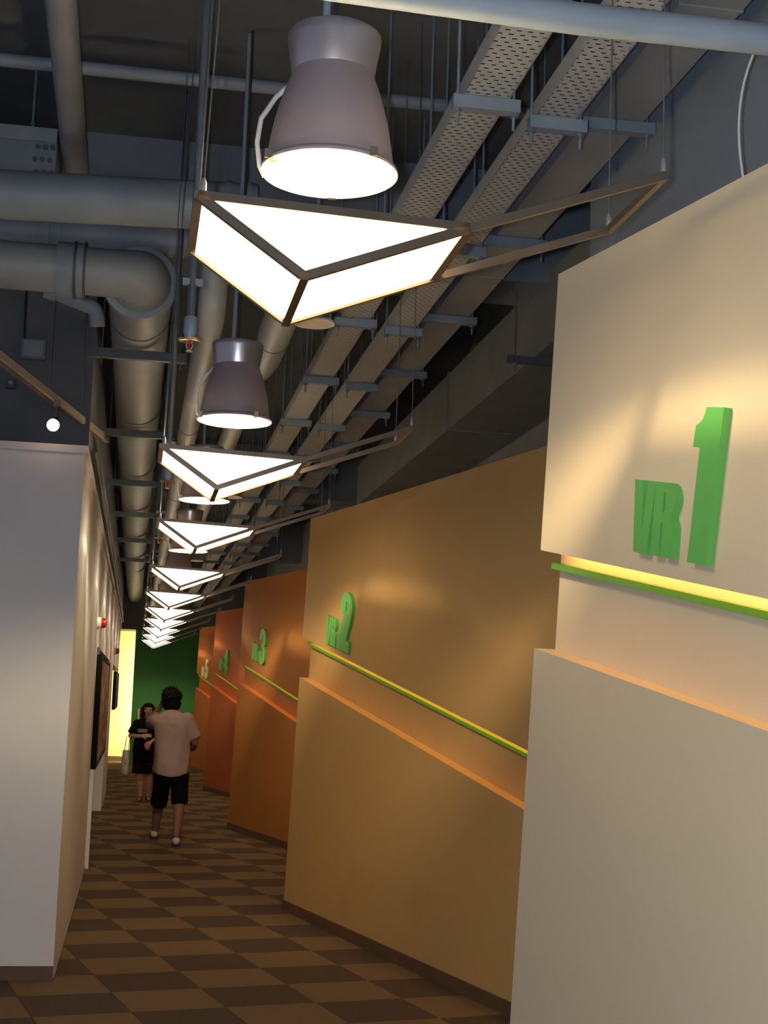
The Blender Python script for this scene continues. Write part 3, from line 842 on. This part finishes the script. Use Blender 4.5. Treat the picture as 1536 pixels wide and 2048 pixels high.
def hand(mb, wrist, direction, palm_n, curl=0.5, s=1.0, side=1):
    """palm, four curled fingers of unequal length and a thumb"""
    d = Vector(direction).normalized(); n = Vector(palm_n); n = (n - d * n.dot(d)).normalized(); w = d.cross(n) * side
    c = Vector(wrist)
    for k in range(5):
        q = c + d * (0.02 * k * s)
        for j in (-1.5, -0.5, 0.5, 1.5): mb.ball(tuple(q + w * (j * 0.017 * s)), 0.014 * s, 8, 6)
    for j, ln in ((-1.5, 0.058), (-0.5, 0.074), (0.5, 0.080), (1.5, 0.070)):
        p = c + d * (0.085 * s) + w * (j * 0.019 * s)
        a = d.copy(); pts = [p]
        for sg in range(3):
            ang = curl * (0.5 + 0.5 * sg)
            a = (d * math.cos(ang) + n * math.sin(ang)).normalized()
            pts.append(pts[-1] + a * (ln * s * (0.45, 0.32, 0.23)[sg]))
        limb(mb, pts, [0.0095 * s, 0.009 * s, 0.0085 * s, 0.0075 * s], 8)
    p = c + d * (0.025 * s) + w * (0.030 * s)
    limb(mb, [p, p + (d * 0.6 + w * 0.8) * (0.035 * s), p + (d * 0.95 + w * 0.75 + n * 0.3) * (0.055 * s)], [0.012 * s, 0.0105 * s, 0.009 * s], 8)
def head(mb, c, face, s=1.0):
    """skull, jaw, nose, ears; face = unit vector the face looks along (horizontal)"""
    c = Vector(c); f = Vector(face).normalized(); r = f.cross(Vector((0, 0, 1)))
    for off, rr in ((Vector((0, 0, 0.03)), 0.078), (f * -0.022 + Vector((0, 0, 0.035)), 0.080), (f * 0.018 + Vector((0, 0, 0.0)), 0.068), (f * 0.03 + Vector((0, 0, -0.045)), 0.052), (f * 0.045 + Vector((0, 0, -0.078)), 0.032)):
        mb.ball(tuple(c + off * s), rr * s, 18, 12)
    limb(mb, [c + (f * 0.083 + Vector((0, 0, 0.015))) * s, c + (f * 0.100 + Vector((0, 0, -0.018))) * s], [0.008 * s, 0.013 * s], 8)
    for k in (-1, 1):
        mb.ball(tuple(c + r * (0.076 * k * s) + Vector((0, 0, -0.005)) * s - f * 0.01 * s), (0.014 * s, 0.018 * s, 0.030 * s), 10, 8)
        mb.ball(tuple(c + (f * 0.062 + r * (0.036 * k) + Vector((0, 0, -0.022))) * s), 0.026 * s, 10, 8)
        mb.ball(tuple(c + (f * 0.083 + r * (0.007 * k) + Vector((0, 0, -0.056))) * s), (0.014 * s, 0.009 * s, 0.006 * s), 8, 6)
        limb(mb, [c + (f * 0.078 + r * (0.016 * k) + Vector((0, 0, 0.022))) * s, c + (f * 0.070 + r * (0.045 * k) + Vector((0, 0, 0.020))) * s], [0.007 * s, 0.006 * s], 6)

# --- man walking away, left hand up at his head
M0 = Vector((0.0, 15.95, 0.0))
man = empty('person', (0.42, 15.95, 0.0))
mo = Vector((0.42, 15.95, 0.0))
def mp(x, dy, z): return (x - mo.x, dy, z)
mb = MB()
HC = Vector(mp(0.395, 0.06, 1.535))
head(mb, HC, (-0.10, 1, -0.02), 1.05)
limb(mb, [mp(0.408, 0.03, 1.36), mp(0.400, 0.045, 1.47)], [0.062, 0.056])
limb(mb, [mp(0.415, 0.0, 1.26), mp(0.425, 0.0, 1.05), mp(0.430, 0.0, 0.86)], [0.13, 0.12, 0.135])
limb(mb, [mp(0.24, 0.0, 1.335), mp(0.58, 0.0, 1.335)], [0.062, 0.062])
limb(mb, [mp(0.235, 0.0, 1.325), mp(0.175, 0.22, 1.290)], [0.055, 0.043])
limb(mb, [mp(0.175, 0.22, 1.290), mp(0.225, 0.19, 1.375), mp(0.290, 0.14, 1.465)], [0.043, 0.038, 0.026])
hand(mb, mp(0.292, 0.135, 1.470), (0.55, -0.25, 0.65), (0.5, -0.6, -0.2), 0.5, 1.0, -1)
limb(mb, [mp(0.585, 0.0, 1.335), mp(0.672, -0.02, 1.085)], [0.055, 0.043])
limb(mb, [mp(0.672, -0.02, 1.085), mp(0.655, 0.10, 1.02), mp(0.605, 0.215, 1.000)], [0.043, 0.040, 0.027])
hand(mb, mp(0.600, 0.22, 1.000), (-0.45, 0.8, 0.0), (-0.8, -0.5, 0), 0.7, 1.0, 1)
limb(mb, [mp(0.345, 0.02, 0.83), mp(0.325, 0.26, 0.44), mp(0.318, 0.33, 0.33), mp(0.300, 0.40, 0.10)], [0.095, 0.062, 0.060, 0.038])
limb(mb, [mp(0.515, -0.02, 0.83), mp(0.535, -0.06, 0.45), mp(0.530, -0.14, 0.33), mp(0.512, -0.33, 0.11)], [0.095, 0.062, 0.060, 0.038])
for cx, cy, s in ((0.292, 0.44, 1), (0.512, -0.30, 1)):
    limb(mb, [mp(cx, cy - 0.05, 0.055), mp(cx, cy + 0.13, 0.040)], [0.038, 0.030])
remesh(mb, 'body', 'skin_tan', man, 0.0075, 4)
# hair: a tousled cap with tufts
hb = MB()
hb.ball(tuple(HC + Vector((0.0, -0.025, 0.038))), (0.112, 0.114, 0.100), 22, 14)
hb.ball(tuple(HC + Vector((0.006, -0.050, -0.040))), (0.104, 0.074, 0.090), 18, 12)
rnd = random.Random(3)
for k in range(120):
    a = rnd.uniform(0, 2 * math.pi); e = rnd.uniform(-0.9, 1.4)
    dv = Vector((math.cos(a) * math.cos(e), math.sin(a) * math.cos(e), math.sin(e)))
    if dv.y > 0.55 and dv.z < 0.3: continue
    p = HC + Vector((0.0, -0.03, 0.03)) + Vector((dv.x * 0.106, dv.y * 0.106, dv.z * 0.110 if dv.z > 0 else dv.z * 0.135))
    q = p + (dv + Vector((rnd.uniform(-.6, .6), rnd.uniform(-.5, .5), rnd.uniform(-.9, .2)))).normalized() * rnd.uniform(0.012, 0.032)
    hb.tube([p - dv * 0.02, p, q], [0.016, 0.012, 0.004], 6)
remesh(hb, 'hair', 'hair_black', man, 0.006, 1)
# shirt
sb = MB()
def ring_loft(mb, rings, n=28, wob=None):
    vs = []; fs = []
    for i, (cx, cy, z, rx, ry) in enumerate(rings):
        for k in range(n):
            a = 2 * math.pi * k / n
            w = wob(i, a) if wob else (0, 0)
            vs.append((cx + (rx + w[0]) * math.copysign(abs(math.cos(a)) ** 0.8, math.cos(a)), cy + (ry + w[0]) * math.copysign(abs(math.sin(a)) ** 0.8, math.sin(a)), z + w[1]))
    m = len(rings)
    for i in range(m - 1):
        for k in range(n):
            k2 = (k + 1) % n
            fs.append((i * n + k, i * n + k2, (i + 1) * n + k2, (i + 1) * n + k))
    fs.append(tuple(reversed(range(n)))); fs.append(tuple((m - 1) * n + k for k in range(n)))
    mb.add(vs, fs)
def shirt_wob(i, a):
    amp = (0.010, 0.009, 0.008, 0.006, 0.004, 0, 0, 0)[min(i, 7)]
    z = (-0.035 * abs(math.sin(a)) + 0.02 * abs(math.cos(a))) if i == 0 else 0
    return (amp * math.sin(3 * a + i * 0.9) + amp * 0.6 * math.sin(7 * a - i), z)
ring_loft(sb, [(0.432 - mo.x, 0.0, 0.745, 0.200, 0.150), (0.432 - mo.x, 0.0, 0.84, 0.198, 0.150), (0.432 - mo.x, 0, 0.95, 0.194, 0.145), (0.428 - mo.x, 0, 1.08, 0.190, 0.140),
               (0.420 - mo.x, 0, 1.20, 0.192, 0.138), (0.413 - mo.x, 0, 1.29, 0.200, 0.125), (0.410 - mo.x, 0.0, 1.355, 0.185, 0.100), (0.408 - mo.x, 0.015, 1.400, 0.110, 0.085), (0.406 - mo.x, 0.025, 1.425, 0.072, 0.075)], 32, shirt_wob)
limb(sb, [mp(0.245, 0.0, 1.310), mp(0.200, 0.12, 1.285)], [0.082, 0.074])
limb(sb, [mp(0.575, 0.0, 1.325), mp(0.655, -0.01, 1.170)], [0.085, 0.078])
sb.tube([mp(0.62, -0.005, 1.24), mp(0.678, -0.012, 1.125)], [0.080, 0.078], 16)
remesh(sb, 'shirt', 'shirt_pink', man, 0.011, 2)
kb = MB(); kb.tube([mp(0.404, 0.028, 1.405), mp(0.402, 0.035, 1.450)], [0.078, 0.070], 20); kb.build('collar', 'shirt_pink', man, True)
shb = MB()
ring_loft(shb, [(0.430 - mo.x, 0, 0.66, 0.178, 0.135), (0.432 - mo.x, 0, 0.80, 0.182, 0.138), (0.432 - mo.x, 0, 0.90, 0.170, 0.125)], 26)
limb(shb, [mp(0.350, 0.03, 0.74), mp(0.338, 0.14, 0.58)], [0.112, 0.096])
shb.tube([mp(0.339, 0.13, 0.60), mp(0.322, 0.26, 0.395)], [0.096, 0.092], 18)
limb(shb, [mp(0.518, -0.02, 0.74), mp(0.530, -0.035, 0.60)], [0.112, 0.096])
shb.tube([mp(0.530, -0.035, 0.62), mp(0.538, -0.07, 0.425)], [0.096, 0.090], 18)
remesh(shb, 'shorts', 'shorts_black', man, 0.010, 2)
def shoe(parent, x, y, z, tilt, mo_):
    s = MB()
    pts = [(x, y - 0.055, z + 0.060), (x, y + 0.0, z + 0.062), (x, y + 0.09, z + 0.048), (x, y + 0.17, z + 0.036), (x, y + 0.205, z + 0.030)]
    limb(s, pts, [0.040, 0.042, 0.040, 0.034, 0.024])
    o = remesh(s, 'sneaker', 'sneaker_white', parent, 0.008, 3)
    q = MB()
    outline = [(x - .034, y - .085), (x + .034, y - .085), (x + .042, y - .04), (x + .040, y + .08), (x + .046, y + .15), (x + .030, y + .225), (x, y + .238), (x - .030, y + .225), (x - .046, y + .15), (x - .040, y + .08), (x - .042, y - .04)]
    q.prism(outline, lambda u, v, k: (u, v, z + (0.0 if k == 0 else 0.030)))
    q.build('sole', 'sole_dark', o)
    return o
shoe(man, 0.292 - mo.x, 0.44, 0.0, 0, mo)
shoe(man, 0.512 - mo.x, -0.31, 0.0, 0, mo)
tag(man, 'person in pink short-sleeved shirt and black shorts walking away, hand at head', 'person')

# --- woman facing the camera, forearm across the waist
wo = Vector((0.19, 21.9, 0.0))
wom = empty('person', wo)
def wp(x, dy, z): return (x - wo.x, dy, z)
mb = MB()
WC = Vector(wp(0.207, -0.02, 1.338))
head(mb, WC, (0.05, -1, -0.03), 0.93)
limb(mb, [wp(0.195, 0.0, 1.17), wp(0.203, -0.005, 1.27)], [0.050, 0.046])
limb(mb, [wp(0.185, 0.0, 1.08), wp(0.175, 0.0, 0.90), wp(0.175, 0.0, 0.76)], [0.11, 0.105, 0.125])
limb(mb, [wp(0.05, 0.0, 1.150), wp(0.32, 0.0, 1.150)], [0.050, 0.050])
limb(mb, [wp(0.045, 0.0, 1.150), wp(-0.035, -0.02, 0.955)], [0.045, 0.036])
limb(mb, [wp(-0.035, -0.02, 0.955), wp(0.05, -0.15, 0.955), wp(0.135, -0.195, 0.962)], [0.036, 0.033, 0.023])
hand(mb, wp(0.140, -0.197, 0.963), (0.95, -0.1, 0.08), (0, 0.9, -0.3), 0.5, 0.88, -1)
limb(mb, [wp(0.325, 0.0, 1.150), wp(0.375, -0.02, 0.945)], [0.045, 0.036])
limb(mb, [wp(0.375, -0.02, 0.945), wp(0.33, -0.13, 0.91), wp(0.275, -0.195, 0.885)], [0.036, 0.033, 0.023])
hand(mb, wp(0.270, -0.197, 0.882), (-0.75, -0.25, -0.45), (-0.2, 0.5, -0.8), 1.0, 0.88, 1)
limb(mb, [wp(0.125, 0.0, 0.74), wp(0.130, -0.01, 0.42), wp(0.140, 0.03, 0.30), wp(0.155, 0.01, 0.075)], [0.095, 0.064, 0.062, 0.036])
limb(mb, [wp(0.255, 0.0, 0.74), wp(0.268, 0.05, 0.42), wp(0.270, 0.09, 0.30), wp(0.272, 0.13, 0.075)], [0.095, 0.064, 0.062, 0.036])
limb(mb, [wp(0.155, 0.02, 0.045), wp(0.140, -0.13, 0.032)], [0.034, 0.026])
limb(mb, [wp(0.272, 0.14, 0.045), wp(0.282, -0.01, 0.032)], [0.034, 0.026])
remesh(mb, 'body', 'skin_light', wom, 0.0075, 3)
for k in (-1, 1):
    MB().ball(tuple(WC + Vector((0.034 * 0.93 * k + 0.004, -0.0705, 0.002))), (0.012, 0.006, 0.007), 10, 8).build('eye', 'eye_dark', wom, True)
    MB().bar(WC + Vector((0.020 * k + 0.004, -0.078, 0.022)), WC + Vector((0.050 * k + 0.004, -0.070, 0.020)), 0.005, 0.005).build('eyebrow', 'hair_black', wom)
MB().ball(tuple(WC + Vector((0.004, -0.082, -0.052))), (0.020, 0.006, 0.006), 12, 8).build('mouth', 'lip', wom, True)
hb = MB()
hb.ball(tuple(WC + Vector((0, 0.022, 0.035))), (0.088, 0.086, 0.086), 20, 14)
hb.ball(tuple(WC + Vector((0, -0.026, 0.076))), (0.074, 0.060, 0.036), 18, 12)
limb(hb, [WC + Vector((-0.078, 0.015, 0.03)), WC + Vector((-0.086, 0.005, -0.06)), WC + Vector((-0.082, -0.01, -0.155))], [0.030, 0.030, 0.020])
limb(hb, [WC + Vector((0.078, 0.015, 0.03)), WC + Vector((0.084, 0.01, -0.06)), WC + Vector((0.078, 0.005, -0.12))], [0.028, 0.028, 0.020])
limb(hb, [WC + Vector((0, 0.065, 0.0)), WC + Vector((0, 0.075, -0.10)), WC + Vector((0, 0.07, -0.20))], [0.080, 0.075, 0.045])
remesh(hb, 'hair', 'hair_black', wom, 0.007, 3)
sb = MB()
ring_loft(sb, [(0.172 - wo.x, 0, 0.70, 0.165, 0.150), (0.172 - wo.x, 0, 0.80, 0.162, 0.150), (0.175 - wo.x, 0, 0.92, 0.155, 0.142), (0.182 - wo.x, -0.005, 1.03, 0.155, 0.140), (0.186 - wo.x, 0, 1.12, 0.160, 0.115), (0.188 - wo.x, 0, 1.185, 0.130, 0.085), (0.195 - wo.x, 0, 1.225, 0.062, 0.060)], 28,
          lambda i, a: (0.006 * math.sin(5 * a + i), 0))
limb(sb, [wp(0.06, 0.0, 1.135), wp(0.005, -0.008, 1.04)], [0.070, 0.066])
sb.tube([wp(0.02, -0.005, 1.07), wp(-0.020, -0.014, 0.985)], [0.068, 0.070], 16)
limb(sb, [wp(0.31, 0.0, 1.135), wp(0.350, -0.008, 1.04)], [0.070, 0.066])
sb.tube([wp(0.34, -0.005, 1.07), wp(0.365, -0.014, 0.985)], [0.068, 0.070], 16)
ts = remesh(sb, 'tshirt', 'tshirt_black', wom, 0.011, 2)
MB().bar(wp(0.065, -0.150, 1.055), wp(0.215, -0.158, 1.055), 0.012, 0.014).build('print_line', 'print_grey', ts)
MB().bar(wp(0.075, -0.151, 1.028), wp(0.205, -0.159, 1.028), 0.010, 0.022).build('print_line', 'print_grey', ts)
kb = MB()
ring_loft(kb, [(0.175 - wo.x, 0.01, 0.60, 0.160, 0.140), (0.174 - wo.x, 0, 0.72, 0.160, 0.142), (0.175 - wo.x, 0, 0.82, 0.150, 0.135)], 26)
limb(kb, [wp(0.118, 0.0, 0.66), wp(0.118, -0.005, 0.50)], [0.108, 0.098]); kb.tube([wp(0.118, 0, 0.55), wp(0.118, -0.006, 0.405)], [0.10, 0.102], 18)
limb(kb, [wp(0.250, 0.02, 0.66), wp(0.258, 0.03, 0.50)], [0.104, 0.094]); kb.tube([wp(0.256, 0.02, 0.55), wp(0.262, 0.04, 0.415)], [0.095, 0.096], 18)
remesh(kb, 'shorts', 'shorts_black', wom, 0.010, 2)
for cx, y0, y1 in ((0.147, 0.06, -0.17), (0.277, 0.18, -0.05)):
    so = MB().prism([(cx - wo.x - .03, y0), (cx - wo.x + .03, y0), (cx - wo.x + .042, (y0 + y1) / 2), (cx - wo.x + .032, y1), (cx - wo.x - .032, y1), (cx - wo.x - .042, (y0 + y1) / 2)], lambda u, v, k: (u, v, 0.0 if k == 0 else 0.018)).build('sandal', 'sandal_black', wom)
    ym = (y0 + y1) / 2 - 0.04
    MB().tube([(cx - wo.x - .040, ym, 0.018), (cx - wo.x - .030, ym, 0.052), (cx - wo.x, ym, 0.066), (cx - wo.x + .030, ym, 0.052), (cx - wo.x + .040, ym, 0.018)], 0.009, 8).build('strap', 'sandal_black', so, True)
tag(wom, 'person in black T-shirt and black shorts facing the camera, arm across waist', 'person')
# tote bag on her forearm, red pouch in her other hand
t = empty('tote_bag', (-0.085, 21.80, 0.40))
bgm = MB()
ring_loft(bgm, [(0, 0, 0.0, 0.050, 0.13), (0, 0, 0.03, 0.060, 0.14), (0, 0, 0.20, 0.058, 0.14), (0, 0, 0.345, 0.050, 0.14)], 24)
bgm.build('bag_body', 'tote_white', t, True)
MB().tube(bend((-0.025, -0.07, 0.34), (0.02, -0.05, 0.78), (-0.025, 0.10, 0.34), 14), 0.007, 8).build('handle', 'tote_white', t, True)
MB().tube(bend((0.030, -0.07, 0.34), (0.06, -0.05, 0.78), (0.030, 0.10, 0.34), 14), 0.007, 8).build('handle', 'tote_white', t, True)
MB().box(-0.02, 0.015, -0.1445, -0.1400, 0.14, 0.22).build('print_mark', 'print_grey', t)
tag(t, 'white tote bag hanging from the forearm of the person in black', 'tote bag')
t = empty('red_pouch', (0.222, 21.625, 0.765))
pm_ = MB()
ring_loft(pm_, [(0, 0, 0.0, 0.026, 0.012), (0, 0, 0.015, 0.036, 0.018), (-0.004, 0, 0.075, 0.036, 0.018), (-0.008, 0, 0.098, 0.026, 0.010)], 18)
pm_.build('pouch_body', 'pouch_red', t, True)
MB().box(-0.022, 0.020, -0.021, -0.018, 0.035, 0.060).build('tag_patch', 'print_grey', t)
MB().tube([(-0.006, 0, 0.095), (0.006, 0.005, 0.125)], 0.004, 6).build('strap', 'pouch_red', t)
tag(t, 'small red pouch held by the person in black', 'pouch')
